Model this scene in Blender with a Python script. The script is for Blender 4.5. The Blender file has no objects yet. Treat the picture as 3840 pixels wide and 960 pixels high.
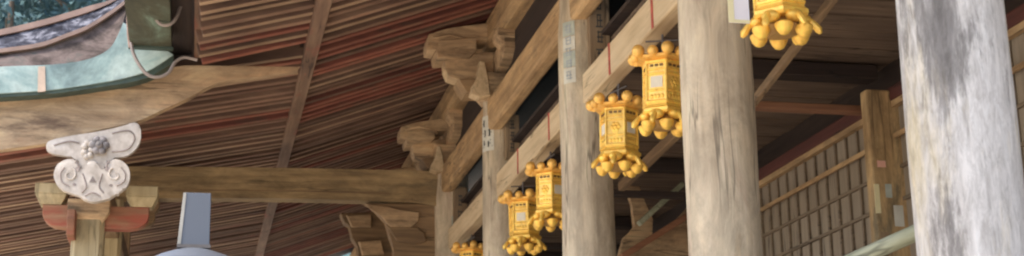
import bpy, bmesh, math, random
from mathutils import Vector, Matrix
R = random.Random(7)
S = bpy.context.scene
COL = S.collection

# ------------------------------------------------------------------ camera
F, PITCH, YAW, ROLL = 5500.0, math.radians(15), math.radians(12.1), math.radians(.8)
CAM = Vector((0, 0, 1.6))
fw = Vector((math.sin(YAW)*math.cos(PITCH), math.cos(YAW)*math.cos(PITCH), math.sin(PITCH)))
r0 = Vector((math.cos(YAW), -math.sin(YAW), 0)); u0 = r0.cross(fw)
rt = r0*math.cos(ROLL)-u0*math.sin(ROLL); up = u0*math.cos(ROLL)+r0*math.sin(ROLL)
cd = bpy.data.cameras.new('camera'); cam = bpy.data.objects.new('camera', cd); COL.objects.link(cam)
m = Matrix((rt, up, -fw)).transposed().to_4x4(); m.translation = CAM
cam.matrix_world = m
cd.sensor_width = 36; cd.lens = 36*F/3840; cd.clip_end = 2000; cd.clip_start = .05
S.camera = cam
cd.dof.use_dof = True; cd.dof.focus_distance = 8.6; cd.dof.aperture_fstop = 4.8
def hit(px, py, ax, c):            # where the sight line of a photo pixel meets the plane axis=c (used once, to measure the place)
    d = fw + rt*((px-1920)/F) + up*((480-py)/F)
    return CAM + d*((c-CAM[ax])/d[ax])
def aty(px, py, y): p = hit(px, py, 1, y); return (p.x, p.z)
def atx(px, py, x): p = hit(px, py, 0, x); return (p.y, p.z)

# ------------------------------------------------------------------ materials
MATS = {}
class NT:
    def __init__(s, name, rough=.7, metal=0):
        s.m = bpy.data.materials.new(name); s.m.use_nodes = True
        s.t = s.m.node_tree; s.b = s.t.nodes['Principled BSDF']
        s.b.inputs['Roughness'].default_value = rough; s.b.inputs['Metallic'].default_value = metal
        s.co = s.n('ShaderNodeTexCoord'); MATS[name] = s.m
    def n(s, t, **k):
        x = s.t.nodes.new(t)
        for a, v in k.items(): setattr(x, a, v)
        return x
    def l(s, a, b): s.t.links.new(a, b)
    def coords(s, sc):
        mp = s.n('ShaderNodeMapping'); mp.inputs['Scale'].default_value = sc
        s.l(s.co.outputs['Object'], mp.inputs['Vector']); return mp.outputs[0]
    def noise(s, sc, scale=1, detail=5, rough=.6, dist=0):
        x = s.n('ShaderNodeTexNoise'); x.inputs['Scale'].default_value = scale
        x.inputs['Detail'].default_value = detail; x.inputs['Roughness'].default_value = rough
        x.inputs['Distortion'].default_value = dist
        s.l(s.coords(sc), x.inputs['Vector']); return x.outputs['Fac']
    def ramp(s, fac, stops):
        x = s.n('ShaderNodeValToRGB'); e = x.color_ramp.elements
        while len(e) < len(stops): e.new(.5)
        for q, (p, c) in zip(e, stops):
            q.position = p; q.color = (*c, 1) if len(c) == 3 else c
        s.l(fac, x.inputs[0]); return x.outputs[0]
    def mix(s, fac, a, b, mode='MIX'):
        x = s.n('ShaderNodeMix', data_type='RGBA', blend_type=mode)
        for v, i in ((fac, 0), (a, 6), (b, 7)):
            if hasattr(v, 'is_output'): s.l(v, x.inputs[i])
            elif i == 0: x.inputs[0].default_value = v
            else: x.inputs[i].default_value = (*v, 1)
        return x.outputs[2]
    def bump(s, h, st=.4, d=.01):
        x = s.n('ShaderNodeBump'); x.inputs['Strength'].default_value = st; x.inputs['Distance'].default_value = d
        s.l(h, x.inputs['Height']); s.l(x.outputs[0], s.b.inputs['Normal'])
    def tint(s, col, lo=.75, hi=1.25):
        oi = s.n('ShaderNodeObjectInfo'); mr = s.n('ShaderNodeMapRange')
        mr.inputs[3].default_value = lo; mr.inputs[4].default_value = hi
        s.l(oi.outputs['Random'], mr.inputs[0])
        h = s.n('ShaderNodeHueSaturation'); s.l(mr.outputs[0], h.inputs['Value']); s.l(col, h.inputs['Color'])
        return h.outputs[0]
    def out(s, col): s.l(col, s.b.inputs['Base Color']); return s.m

def axis_scale(ax, along, across):
    v = [across]*3; v['xyz'.index(ax)] = along; return v
def wood(name, ax, dark, mid, light, patch=None, pthr=.56, stain=None, sthr=.6, rough=.75, tint=(.85, 1.15), bump=.5, fine=14, psc=(1.2, 5), crack=.7, mott=.0):
    w = NT(name, rough)
    g = w.noise(axis_scale(ax, .9, fine), 1.5, 6, .65)
    big = w.noise(axis_scale(ax, .7, 2.6), 1.3, 3, .5, .5)
    col = w.ramp(g, [(.3, dark), (.5, mid), (.7, light)])
    col = w.mix(.45, col, w.ramp(big, [(.3, dark), (.52, mid), (.72, light)]))
    if patch:
        p = w.noise(axis_scale(ax, *psc), 1.0, 6, .7, .4)
        col = w.mix(w.ramp(p, [(pthr-.04, (0, 0, 0)), (pthr+.06, (.85, .85, .85))]), col, patch)
    if stain:
        p = w.noise(axis_scale(ax, .75, 3.4), 1.1, 7, .72, .3)
        col = w.mix(w.ramp(p, [(sthr-.05, (0, 0, 0)), (sthr+.1, (.9, .9, .9))]), col, stain)
    if mott:
        p = w.noise(axis_scale(ax, 2.2, 6), 1.0, 7, .75, .6)
        col = w.mix(mott, col, w.ramp(p, [(.36, (.12, .11, .1)), (.5, (.5, .5, .5)), (.62, (.86, .84, .8))]), 'OVERLAY')
    if crack:
        p = w.noise(axis_scale(ax, .55, 8), 1.0, 3, .55, .25)
        q = w.noise(axis_scale(ax, .8, 2.0), 1.2, 2, .5)
        ln = w.ramp(p, [(.485, (0, 0, 0)), (.498, (1, 1, 1)), (.502, (1, 1, 1)), (.515, (0, 0, 0))])
        mk = w.ramp(q, [(.48, (0, 0, 0)), (.56, (crack,)*3)])
        col = w.mix(w.mix(1, ln, mk, 'MULTIPLY'), col, tuple(x*.22 for x in dark))
    w.bump(g, bump, .012)
    return w.out(w.tint(col, *tint))
def plain(name, c, rough=.6, metal=0, var=.25, sc=6):
    w = NT(name, rough, metal)
    n = w.noise((sc, sc, sc), 1, 5)
    w.out(w.ramp(n, [(.3, tuple(x*(1-var) for x in c)), (.7, tuple(min(1, x*(1+var)) for x in c))]))
    w.bump(n, .2, .005); return w.m

BR = ((.12, .066, .046), (.24, .135, .09), (.37, .235, .155))
wood('rafter_brown', 'x', *BR, patch=(.28, .1, .065), pthr=.62, tint=(.72, 1.25), fine=5, crack=0)
wood('rafter_red', 'x', (.13, .042, .03), (.28, .092, .06), (.38, .175, .11), patch=(.27, .155, .1), pthr=.58, tint=(.8, 1.25), fine=5, crack=0)
wood('rafter_tan', 'x', (.2, .12, .075), (.38, .245, .155), (.54, .38, .25), patch=(.3, .12, .075), pthr=.64, tint=(.78, 1.15), fine=5, crack=0)
wood('side_shade_brown', 'x', (.075, .042, .032), (.165, .095, .067), (.25, .16, .112), tint=(.75, 1.25), fine=5, crack=0)  # rafter cheeks, with the shade of the gaps put into the brown
wood('side_shade_red', 'x', (.085, .027, .021), (.18, .056, .04), (.26, .105, .068), patch=(.09, .05, .038), pthr=.58, tint=(.75, 1.25), fine=5, crack=0)  # red-painted cheeks, darkened the same way for the gap shade
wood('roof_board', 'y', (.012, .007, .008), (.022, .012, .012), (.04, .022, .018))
wood('kioi_wood', 'y', (.09, .052, .036), (.19, .112, .074), (.34, .22, .14), patch=(.25, .08, .055), pthr=.58, psc=(1.6, 5))
for ax in 'xyz':
    wood('beam_'+ax, ax, (.21, .125, .06), (.42, .27, .135), (.6, .42, .225), stain=(.13, .09, .06), sthr=.62, bump=.8, mott=.3)
    wood('dim_'+ax, ax, (.125, .077, .043), (.26, .165, .088), (.4, .27, .14), stain=(.1, .08, .055), sthr=.6, bump=.8)
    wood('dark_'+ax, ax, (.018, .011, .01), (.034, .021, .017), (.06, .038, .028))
wood('rainbow_wood', 'x', (.15, .1, .055), (.32, .225, .115), (.5, .36, .19), stain=(.13, .11, .075), sthr=.6, bump=.8, mott=.4)
wood('nuki', 'y', (.38, .27, .15), (.65, .49, .3), (.78, .63, .42), stain=(.24, .16, .095), sthr=.63, patch=(.5, .32, .2), pthr=.7)
wood('red_brown', 'x', (.15, .065, .035), (.28, .125, .065), (.36, .18, .1))
wood('dark_red', 'y', (.045, .014, .012), (.09, .026, .02), (.13, .042, .03))
wood('pillar', 'z', (.36, .28, .19), (.54, .44, .315), (.66, .56, .42), patch=(.43, .36, .26), pthr=.55, stain=(.4, .27, .14), sthr=.65, fine=11, bump=.7, mott=.34)
def weathered():
    w = NT('pillar_weathered', .8)
    g = w.noise((11, 11, .9), 1.5, 6, .65); big = w.noise((3, 3, .7), 1.3, 3, .5, .5)
    col = w.ramp(g, [(.3, (.38, .35, .315)), (.5, (.5, .47, .435)), (.7, (.6, .575, .545))])
    col = w.mix(.4, col, w.ramp(big, [(.35, (.3, .27, .25)), (.52, (.45, .43, .42)), (.7, (.58, .56, .55))]))
    def spot(c, rad, amp):                             # bulge of noise level round a point, in hall coordinates
        v = w.n('ShaderNodeVectorMath', operation='SUBTRACT'); w.l(w.co.outputs['Object'], v.inputs[0]); v.inputs[1].default_value = c
        d = w.n('ShaderNodeVectorMath', operation='DIVIDE'); w.l(v.outputs[0], d.inputs[0]); d.inputs[1].default_value = rad
        n = w.n('ShaderNodeVectorMath', operation='LENGTH'); w.l(d.outputs[0], n.inputs[0])
        m_ = w.n('ShaderNodeMapRange'); w.l(n.outputs['Value'], m_.inputs[0]); m_.inputs[3].default_value = amp; m_.inputs[4].default_value = 0
        return m_.outputs[0]
    def add(a, b_):
        m_ = w.n('ShaderNodeMath', operation='ADD'); w.l(a, m_.inputs[0]); w.l(b_, m_.inputs[1]); return m_.outputs[0]
    def at(px, py, y=4.37): p = hit(px, py, 1, y); return (p.x-2.59, p.y-12, p.z)
    warm = w.noise((9, 9, 1.4), 1.2, 6, .7)
    warm = add(warm, spot(at(3380, 500, 4.5), (.13, .2, 1.3), .36))
    col = w.mix(w.ramp(warm, [(.56, (0, 0, 0)), (.78, (.8, .8, .8))]), col, (.5, .42, .27))
    st = w.noise((11, 11, 1.6), 1.3, 8, .8, .4)
    st = add(add(st, spot(at(3530, 110), (.095, .3, .45), .36)), spot(at(3600, 880), (.05, .3, .3), .24))
    st = add(st, spot(at(3640, 130), (.05, .3, .2), .16))
    col = w.mix(w.ramp(st, [(.57, (0, 0, 0)), (.66, (.6, .6, .6)), (.8, (.82, .82, .82))]), col, (.085, .075, .07))
    fl = w.noise((26, 26, 6), 1.5, 5, .8, .5)
    col = w.mix(.34, col, w.ramp(fl, [(.38, (.14, .12, .1)), (.5, (.5, .5, .5)), (.62, (.82, .82, .82))]), 'OVERLAY')
    w.bump(g, .7, .012); w.out(col)
weathered()
wood('porch_post', 'z', (.26, .2, .1), (.44, .35, .2), (.56, .47, .3), stain=(.19, .16, .1), sthr=.58)
wood('bracket_wood', 'x', (.27, .17, .095), (.5, .34, .195), (.66, .49, .3), stain=(.12, .085, .055), sthr=.57, bump=.9, mott=.45)
wood('bracket_red', 'x', (.17, .07, .042), (.3, .14, .08), (.4, .24, .14), patch=(.33, .075, .045), pthr=.54)
wood('bargeboard', 'x', (.31, .2, .115), (.53, .375, .225), (.7, .53, .345), stain=(.14, .085, .055), sthr=.6, patch=(.52, .34, .2), pthr=.58, mott=.4)
wood('rail_wood', 'y', (.2, .2, .12), (.33, .34, .23), (.46, .47, .35))
wood('inner_pillar', 'z', (.26, .165, .075), (.46, .3, .145), (.6, .43, .22), patch=(.2, .165, .1), pthr=.56, stain=(.5, .36, .19), sthr=.58, mott=.5)
wood('lattice_bar', 'y', (.14, .1, .066), (.2, .15, .1), (.26, .195, .13))
wood('lattice_panel', 'z', (.22, .175, .125), (.31, .25, .185), (.38, .32, .24))
wood('ceiling_plank', 'x', (.065, .042, .03), (.13, .088, .06), (.22, .155, .105), tint=(.6, 1.4))
wood('plaque_wood', 'z', (.15, .1, .06), (.25, .17, .1), (.34, .25, .15))
def copper(name, stops, sc, bsc=7, rough=.55, spec=.5):
    w = NT(name, rough, .0); w.b.inputs['Specular IOR Level'].default_value = spec
    n = w.noise(sc, 1, 6, .65, .6); n2 = w.noise((bsc, bsc, bsc), 2, 5, .7)
    c = w.ramp(n, stops); c = w.mix(.25, c, w.ramp(n2, [(.3, (.1, .1, .1)), (.7, (.8, .8, .8))]), 'OVERLAY')
    w.bump(n2, .25, .008); return w.out(c)
copper('copper_green', [(.34, (.15, .215, .21)), (.47, (.28, .385, .365)), (.58, (.43, .53, .49)), (.7, (.22, .29, .285))], (1.6, 1.6, 2.2), 4)
copper('copper_purple', [(.36, (.035, .028, .026)), (.47, (.085, .066, .06)), (.56, (.15, .115, .105)), (.68, (.075, .085, .075))], (3, 3, 7), 7, .85, .15)
copper('copper_dark', [(.3, (.03, .05, .042)), (.7, (.08, .12, .1))], (4, 4, 4))
copper('gutter_green', [(.3, (.04, .043, .028)), (.5, (.08, .082, .052)), (.62, (.13, .17, .125)), (.72, (.3, .46, .39))], (3, 1.2, 3))
copper('roof_slate', [(.38, (.02, .021, .029)), (.52, (.065, .067, .085)), (.66, (.24, .24, .275))], (9, 9, 12), 16, .9, .1)
plain('molding', (.3, .2, .155), .6)
plain('seam_tan', (.55, .42, .32), .6)
def white_ornament():
    w = NT('ornament_white', .75)
    n = w.noise((4, 4, 4), 2, 7, .7); n2 = w.noise((9, 9, 9), 2.5, 6, .7)
    c = w.ramp(n, [(.3, (.36, .31, .26)), (.5, (.53, .475, .42)), (.7, (.66, .605, .55))])
    c = w.mix(w.ramp(n2, [(.62, (0, 0, 0)), (.78, (.6, .6, .6))]), c, (.35, .27, .22))
    w.bump(n2, .4, .01); w.out(c)
white_ornament()
plain('ornament_boss', (.22, .2, .2), .6, var=.6, sc=14)
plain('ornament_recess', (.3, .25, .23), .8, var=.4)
def gold(name, c, metal, rough, var):
    w = NT(name, rough, metal)
    n = w.noise((14, 14, 14), 1.6, 6, .7)
    col = w.ramp(n, [(.28, tuple(x*(1-var) for x in c)), (.5, c), (.75, tuple(min(1, x*1.25) for x in c))])
    w.bump(n, .35, .006); w.out(w.tint(col, .9, 1.1))
gold('gold', (.98, .6, .115), .35, .36, .35)
gold('gold_dull', (.88, .5, .12), .3, .42, .35)
gold('gold_panel', (1, .65, .16), .28, .38, .28)
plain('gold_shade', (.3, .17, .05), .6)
plain('gold_slit', (.16, .09, .03), .7)
plain('lantern_pane', (.78, .7, .55), .5, var=.15)
plain('iron', (.16, .14, .13), .5, .6)
plain('steel_strap', (.3, .25, .23), .5, .3)
plain('red_cord', (.42, .085, .06), .8, var=.5, sc=20)
plain('paper', (.62, .6, .52), .85, var=.12)
plain('paper_green', (.43, .46, .4), .85, var=.2, sc=12)
plain('paper_white', (.8, .76, .8), .8, var=.05)
plain('paper_cream', (.78, .7, .42), .8, var=.1)
plain('ink', (.035, .035, .04), .85)
plain('ink_faded', (.075, .07, .065), .85)
plain('ink_pale', (.36, .39, .42), .85)
plain('pink_tag', (.8, .45, .35), .7, var=.1)
plain('grey_metal', (.105, .12, .15), .5, 0, var=.03, sc=2)
plain('cream_edge', (.33, .32, .29), .6)
def leaf():
    w = NT('leaf', .7); 
    oi = w.n('ShaderNodeTexNoise'); oi.inputs['Scale'].default_value = .9; w.l(w.co.outputs['Object'], oi.inputs['Vector'])
    c = w.ramp(oi.outputs['Fac'], [(.3, (.075, .13, .14)), (.55, (.1, .17, .175)), (.72, (.14, .21, .215))])  # distance haze mixed into the leaf colour as a blue tint
    w.b.inputs['Specular IOR Level'].default_value = .05; w.out(c)
leaf()
plain('bark', (.1, .075, .055), .9)
plain('gravel', (.5, .43, .33), .9, var=.35, sc=20)
plain('stone', (.36, .34, .31), .85)
plain('plaster', (.5, .46, .4), .9)
def hill():
    w = NT('hill_forest', .9); n = w.noise((.4, .4, .4), 1, 8, .7)
    w.out(w.ramp(n, [(.35, (.05, .095, .1)), (.65, (.1, .17, .17))])); w.bump(n, 1, 1)
hill()

# ------------------------------------------------------------------ mesh helpers
def box(bm, lo, hi, bev=0.0):
    lo, hi = [min(a, b) for a, b in zip(lo, hi)], [max(a, b) for a, b in zip(lo, hi)]
    return hexa(bm, [(lo[0], lo[1], lo[2]), (hi[0], lo[1], lo[2]), (hi[0], hi[1], lo[2]), (lo[0], hi[1], lo[2]),
                     (lo[0], lo[1], hi[2]), (hi[0], lo[1], hi[2]), (hi[0], hi[1], hi[2]), (lo[0], hi[1], hi[2])], bev)
def hexa(bm, p, bev=0.0):
    v = [bm.verts.new(q) for q in p]
    fs = [bm.faces.new([v[i] for i in f]) for f in ((3, 2, 1, 0), (4, 5, 6, 7), (0, 1, 5, 4), (1, 2, 6, 5), (2, 3, 7, 6), (3, 0, 4, 7))]
    if bev:
        es = list({e for f in fs for e in f.edges})
        bmesh.ops.bevel(bm, geom=es, offset=bev, segments=2, affect='EDGES', profile=.5)
def bar(bm, a, b, w, h, bev=0.0, upv=(0, 0, 1)):      # squared timber from a to b (centre line), w across, h tall
    a, b = Vector(a), Vector(b); d = (b-a).normalized(); s = d.cross(Vector(upv)).normalized(); n = s.cross(d)
    p = []
    for sn in (-1, 1):
        for q, ss in ((a, -1), (b, -1), (b, 1), (a, 1)):
            p.append(q + s*(ss*w/2) + n*(sn*h/2))
    hexa(bm, p, bev)
def prism(bm, pts, off, bev=0.0):                     # closed outline of 3-D points pushed along off
    off = Vector(off); a = [bm.verts.new(p) for p in pts]; b = [bm.verts.new(Vector(p)+off) for p in pts]
    n = len(a); f = [bm.faces.new(a[::-1]), bm.faces.new(b)]
    for i in range(n): bm.faces.new((a[i], a[(i+1) % n], b[(i+1) % n], b[i]))
    if bev:
        es = [e for q in f for e in q.edges]
        bmesh.ops.bevel(bm, geom=es, offset=bev, segments=2, affect='EDGES', profile=.5)
def tube(bm, pts, rad, n=10, cap=True):
    pts = [Vector(p) for p in pts]; rings = []
    rads = rad if isinstance(rad, (list, tuple)) else [rad]*len(pts)
    nrm = None
    for i, p in enumerate(pts):
        d = (pts[min(i+1, len(pts)-1)]-pts[max(i-1, 0)]).normalized()
        if nrm is None: nrm = d.orthogonal().normalized()
        nrm = (nrm-d*nrm.dot(d)).normalized(); b = d.cross(nrm)
        rings.append([bm.verts.new(p+(nrm*math.cos(t)+b*math.sin(t))*rads[i]) for t in [2*math.pi*k/n for k in range(n)]])
    for a, b in zip(rings, rings[1:]):
        for k in range(n): bm.faces.new((a[k], a[(k+1) % n], b[(k+1) % n], b[k]))
    if cap: bm.faces.new(rings[0][::-1]); bm.faces.new(rings[-1])
def lathe(bm, c, prof, n=32, ph=0.0):                 # prof: (radius, z) from bottom to top
    rings = [[bm.verts.new((c[0]+r*math.cos(ph+2*math.pi*k/n), c[1]+r*math.sin(ph+2*math.pi*k/n), c[2]+z)) for k in range(n)] for r, z in prof]
    for a, b in zip(rings, rings[1:]):
        for k in range(n): bm.faces.new((a[k], a[(k+1) % n], b[(k+1) % n], b[k]))
    bm.faces.new(rings[0][::-1]); bm.faces.new(rings[-1])
def ball(bm, c, r, sc=(1, 1, 1), u=14, v=10):
    mt = Matrix.Translation(c) @ Matrix.Diagonal((*sc, 1))
    bmesh.ops.create_uvsphere(bm, u_segments=u, v_segments=v, radius=r, matrix=mt)
def strip(bm, A, B):                                  # ribbon of quads between two curves
    a = [bm.verts.new(p) for p in A]; b = [bm.verts.new(p) for p in B]
    for i in range(len(a)-1): bm.faces.new((a[i], a[i+1], b[i+1], b[i]))
def band(bm, A, B, off):                              # solid band: front between curves A and B, pushed along off
    off = Vector(off); n = len(A)
    v = [[bm.verts.new(p) for p in c] for c in (A, B, [Vector(p)+off for p in B], [Vector(p)+off for p in A])]
    for i in range(n-1):
        for k in range(4):
            a, b = v[k], v[(k+1) % 4]; bm.faces.new((a[i], a[i+1], b[i+1], b[i]))
    bm.faces.new([v[k][0] for k in range(4)]); bm.faces.new([v[k][-1] for k in (3, 2, 1, 0)])
def curve(pts, n=40):                                 # smooth curve through pixel points, x ascending (Catmull-Rom)
    out = []
    P = [pts[0]]+list(pts)+[pts[-1]]
    seg = len(pts)-1
    for i in range(n+1):
        t = i/n*seg; k = min(int(t), seg-1); f = t-k
        p0, p1, p2, p3 = P[k], P[k+1], P[k+2], P[k+3]
        out.append(tuple(.5*(2*p1[j]+(p2[j]-p0[j])*f+(2*p0[j]-5*p1[j]+4*p2[j]-p3[j])*f*f+(3*p1[j]-p0[j]-3*p2[j]+p3[j])*f**3) for j in (0, 1)))
    return out
def BM(): return bmesh.new()
BASE = {}
def base_of(o):
    while o.parent: o = o.parent
    return Vector(o.location)
def obj(name, bm, mat, parent=None, smooth=False, label=None, base=None):
    bmesh.ops.recalc_face_normals(bm, faces=bm.faces)
    org = base_of(parent) if parent else Vector(base or (0, 0, 0))
    bmesh.ops.translate(bm, verts=bm.verts, vec=-org)
    me = bpy.data.meshes.new(name); bm.to_mesh(me); bm.free()
    o = bpy.data.objects.new(name, me); COL.objects.link(o)
    me.materials.append(MATS[mat])
    if smooth:
        for p in me.polygons: p.use_smooth = True
        try: me.set_sharp_from_angle(angle=math.radians(40))
        except Exception: pass
    if parent: o.parent = parent
    else: o.location = org
    if label: o['label'] = label
    return o
def thing(name, label, cat, loc=(0, 0, 0), group=None):
    o = bpy.data.objects.new(name, None); COL.objects.link(o); o.location = loc
    o.empty_display_size = .2
    return tag(o, label, cat, group)
def rafter(name, bm, mat, parent):                    # pale underside; darker cheeks paint in the shade between rafters, some red
    o = obj(name, bm, mat, parent)
    o.data.materials.append(MATS['side_shade_red' if mat == 'rafter_red' or R.random() < .06 else 'side_shade_brown'])
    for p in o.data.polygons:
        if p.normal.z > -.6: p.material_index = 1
    return o
def tag(o, label, cat, group=None):
    o['label'] = label; o['category'] = cat
    if group: o['group'] = group
    return o

# ------------------------------------------------------------------ setting
b = BM(); bmesh.ops.create_grid(b, x_segments=2, y_segments=2, size=600); o = obj('ground', b, 'gravel'); o['kind'] = 'structure'
b = BM()
for i in range(60): pass
n = 48; V = []
for i in range(n+1):
    row = []
    for j in range(7):
        x = -160+i*7; t = j/6
        row.append(b.verts.new((x, 95+60*t+6*math.sin(i*.4), -1+80*t**.8*(1+.12*math.sin(i*.9+j)))))
    V.append(row)
for i in range(n):
    for j in range(6): b.faces.new((V[i][j], V[i+1][j], V[i+1][j+1], V[i][j+1]))
o = obj('hillside', b, 'hill_forest', smooth=True); o['kind'] = 'structure'

# ------------------------------------------------------------------ the main hall
WX = 2.59                                             # line of the veranda pillars
hall = thing('temple_hall', 'weathered timber temple hall with thin eave rafters, round grey pillars and a dark veranda', 'temple hall', (WX, 12, 0))
b = BM(); box(b, (2.15, 2.6, 0), (9.5, 26, .95)); box(b, (2.05, 2.5, .95), (9.6, 26.1, 1.1), .02)
obj('veranda_floor', b, 'stone', hall)

PY = [hit(3605, 480, 0, WX).y, hit(2697, 480, 0, WX).y, hit(2197, 480, 0, WX).y, hit(1873, 480, 0, WX).y, hit(1690, 480, 0, WX).y, 17.5, 20.4]
PW = [413, 275, 191, 128, 112, 100, 90]
pillars = []
for i, (y, wpx) in enumerate(zip(PY, PW)):
    rad = (.188, .188, .182, .158, .2, .2, .2)[i]
    b = BM()
    nn = 40; prof = []
    for k in range(25):
        z = 1.1+(5.3-1.1)*k/24
        prof.append((rad*(1+.012*math.sin(z*5+i*2))*(1 if k < 23 else .93), z))
    lathe(b, (WX, y, 0), prof, nn)
    p = obj('pillar', b, 'pillar_weathered' if i == 0 else 'pillar', hall, True,
            ['white weathered pillar streaked with dark stains', 'smooth cream grey pillar', 'grey pillar with a column of faded slips', 'pale pillar with a white slip lettered in black', None, None, None][i])
    pillars.append((p, y, rad))
    b = BM(); lathe(b, (WX, y, 1.1), [(rad*1.5, 0), (rad*1.45, .08), (rad*1.15, .14)], 24); obj('pillar_base', b, 'stone', p, True)

def slip(par, y, rad, a0, a1, z0, z1, mat, name='paper_slip', eps=.004):      # paper pasted on a round pillar, angles from -y towards -x
    b = BM(); A = []; Bc = []
    for k in range(9):
        t = math.radians(a0+(a1-a0)*k/8); d = Vector((-math.sin(t), -math.cos(t), 0))
        A.append(Vector((WX, y, z0))+d*(rad+eps)); Bc.append(Vector((WX, y, z1))+d*(rad+eps))
    strip(b, A, Bc)
    return obj(name, b, mat, par)
def glyph(rr, u0_, u1_, v0, v1):                      # brush strokes of one illegible character as (u0,u1,v0,v1) boxes
    out = []
    w, h = u1_-u0_, v1-v0
    for k in range(3):
        v = v0+h*(.12+.36*k+rr.uniform(-.06, .06)); out.append((u0_+w*rr.uniform(0, .25), u1_-w*rr.uniform(0, .25), v-.05*h, v+.05*h))
    for k in range(2):
        u = u0_+w*(.3+.4*k+rr.uniform(-.1, .1)); out.append((u-.06*w, u+.06*w, v0+h*rr.uniform(0, .3), v1-h*rr.uniform(0, .3)))
    return out
def writing_on_pillar(par, y, rad, a0, a1, z0, z1, count, mat):
    b = BM()
    for c in range(count):
        za, zb = z1-(z1-z0)*(c+.9)/count, z1-(z1-z0)*(c+.1)/count
        for (u, v, s, t) in glyph(R, a0, a1, za, zb):
            P4_ = []
            for (ang, z) in ((u, s), (v, s), (v, t), (u, t)):
                q = math.radians(ang); P4_.append(Vector((WX, y, z))+Vector((-math.sin(q), -math.cos(q), 0))*(rad+.007))
            b.faces.new([b.verts.new(p) for p in P4_])
    return obj('lettering', b, mat, par)
# slips on the third pillar (a faded column), on the fourth (black letters), on the fifth
def pz(px, py): return hit(px, py, 0, WX-.15).z
p, y, rad = pillars[2]
for k, (ya, yb_) in enumerate([(75, 130), (134, 185), (190, 250), (254, 312)]):
    s_ = slip(p, y, rad, 34, 66, pz(2130, yb_), pz(2130, ya), 'paper_green' if k % 2 == 0 else 'paper')
writing_on_pillar(p, y, rad, 40, 60, pz(2130, 305), pz(2130, 80), 5, 'ink_pale')
p, y, rad = pillars[3]
s_ = slip(p, y, rad, 30, 85, pz(1825, 560), pz(1825, 425), 'paper')
writing_on_pillar(p, y, rad, 34, 80, pz(1825, 550), pz(1825, 432), 3, 'ink')
p, y, rad = pillars[4]
s_ = slip(p, y, rad, -35, 8, pz(1690, 880), pz(1690, 760), 'paper_green')
writing_on_pillar(p, y, rad, -30, 4, pz(1690, 875), pz(1690, 765), 3, 'ink_pale')

# name boards fixed on the inner side of the pillars
def plaque(par, y, rad, px0, px1, py0, py1, n):
    yy = y-rad-.03
    x0, z1 = aty(px0, py0, yy); x1, z0 = aty(px1, py1, yy)
    b = BM(); box(b, (x0, yy-.02, z0), (x1, yy+.05, z1), .006)
    q = obj('name_board', b, 'plaque_wood', par)
    b = BM(); w = x1-x0
    for c in range(n):
        h = (z1-z0)/(n+1); top = z1-h*(c+.5)
        for (u, v, s, t) in glyph(R, x0+w*.28, x0+w*.68, top-h*.85, top):
            box(b, (u, yy-.024, s), (v, yy-.019, t))
    obj('lettering', b, 'ink_faded', q)
plaque(pillars[2][0], PY[2], pillars[2][2], 2203, 2290, -40, 275, 4)
plaque(pillars[3][0], PY[3], pillars[3][2], 1893, 1948, 430, 600, 3)
plaque(pillars[4][0], PY[4], pillars[4][2], 1700, 1752, 700, 930, 3)

# beams along the pillars
b = BM(); bar(b, (WX, 2.6, 4.49), (WX, 26, 4.49), .12, .215, .012)
lb = obj('lantern_beam', b, 'nuki', hall, label='pale tie beam with thin red cords, lanterns hung under it')
b = BM(); bar(b, (WX-.06, 2.6, 5.15), (WX-.06, 26, 5.15), .13, .3, .03)
obj('tie_beam', b, 'beam_y', hall)
b = BM(); bar(b, (WX, 2.6, 5.94), (WX, 26, 5.94), .26, .3, .06)
obj('wall_purlin', b, 'beam_y', hall)
b = BM(); box(b, (WX+.02, 2.6, 5.32), (WX+.06, 26, 5.78)); obj('frieze_board', b, 'dark_y', hall)

# red cords tied round the lantern beam
def cord(px):
    yy = hit(px[0], px[1], 0, WX-.06).y
    b = BM(); box(b, (WX-.0645, yy, 4.384), (WX-.0605, yy+.036, 4.597)); obj('red_cord', b, 'red_cord', lb)
for px in ((2451, 80), (2290, 265), (2062, 525), (1945, 660)): cord(px)

# bracket sets on the pillars
def outl(fn, pts): return [fn(*p) for p in pts]
def masu(bm, c, w, d, h):                             # bearing block with the lower half tapered
    x, y, z = c
    hexa(bm, [(x-w*.33, y-d*.33, z), (x+w*.33, y-d*.33, z), (x+w*.33, y+d*.33, z), (x-w*.33, y+d*.33, z),
              (x-w/2, y-d/2, z+h*.48), (x+w/2, y-d/2, z+h*.48), (x+w/2, y+d/2, z+h*.48), (x-w/2, y+d/2, z+h*.48)], .006)
    box(bm, (x-w/2, y-d/2, z+h*.48+.001), (x+w/2, y+d/2, z+h), .008)
def arm_x(bm, xa, xb, y, z, h, d, nose=.1):           # bracket arm along x, ends curved up underneath
    P = []
    for k in range(7):
        t = math.pi/2*k/6; P.append((xa+nose*2*(1-math.sin(t)), y-d/2, z+h*.62*(1-math.cos(t))))
    P = P[::1]
    left = [(xa+.16*(1-math.sin(t)), y-d/2, z+h*.62*(1-math.cos(t))) for t in [math.pi/2*k/6 for k in range(7)]]
    pts = left+[(xa, y-d/2, z+h), (xb, y-d/2, z+h)]+[(xb-.16*(1-math.sin(t)), y-d/2, z+h*.62*(1-math.cos(t))) for t in [math.pi/2*k/6 for k in range(6, -1, -1)]]
    prism(bm, pts, (0, d, 0), .008)
YB = PY[3]
def rel(pts, y): return [(aty(p[0], p[1], y)[0]-WX, aty(p[0], p[1], y)[1]) for p in pts]
B_SLAB = rel([(1604, 150), (1609, 127), (1660, 112), (1701, 103), (1813, 89), (1885, 86), (1885, 145), (1790, 152), (1700, 160), (1648, 170), (1634, 186), (1606, 182)], YB-.14)
B_BLOCK = rel([(1648, 152), (1788, 140), (1786, 190), (1762, 214), (1642, 214), (1637, 188)], YB-.17)
B_ARM = rel([(1668, 205), (1671, 258), (1684, 286), (1716, 297), (1865, 302), (1865, 195)], YB-.1)
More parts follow.
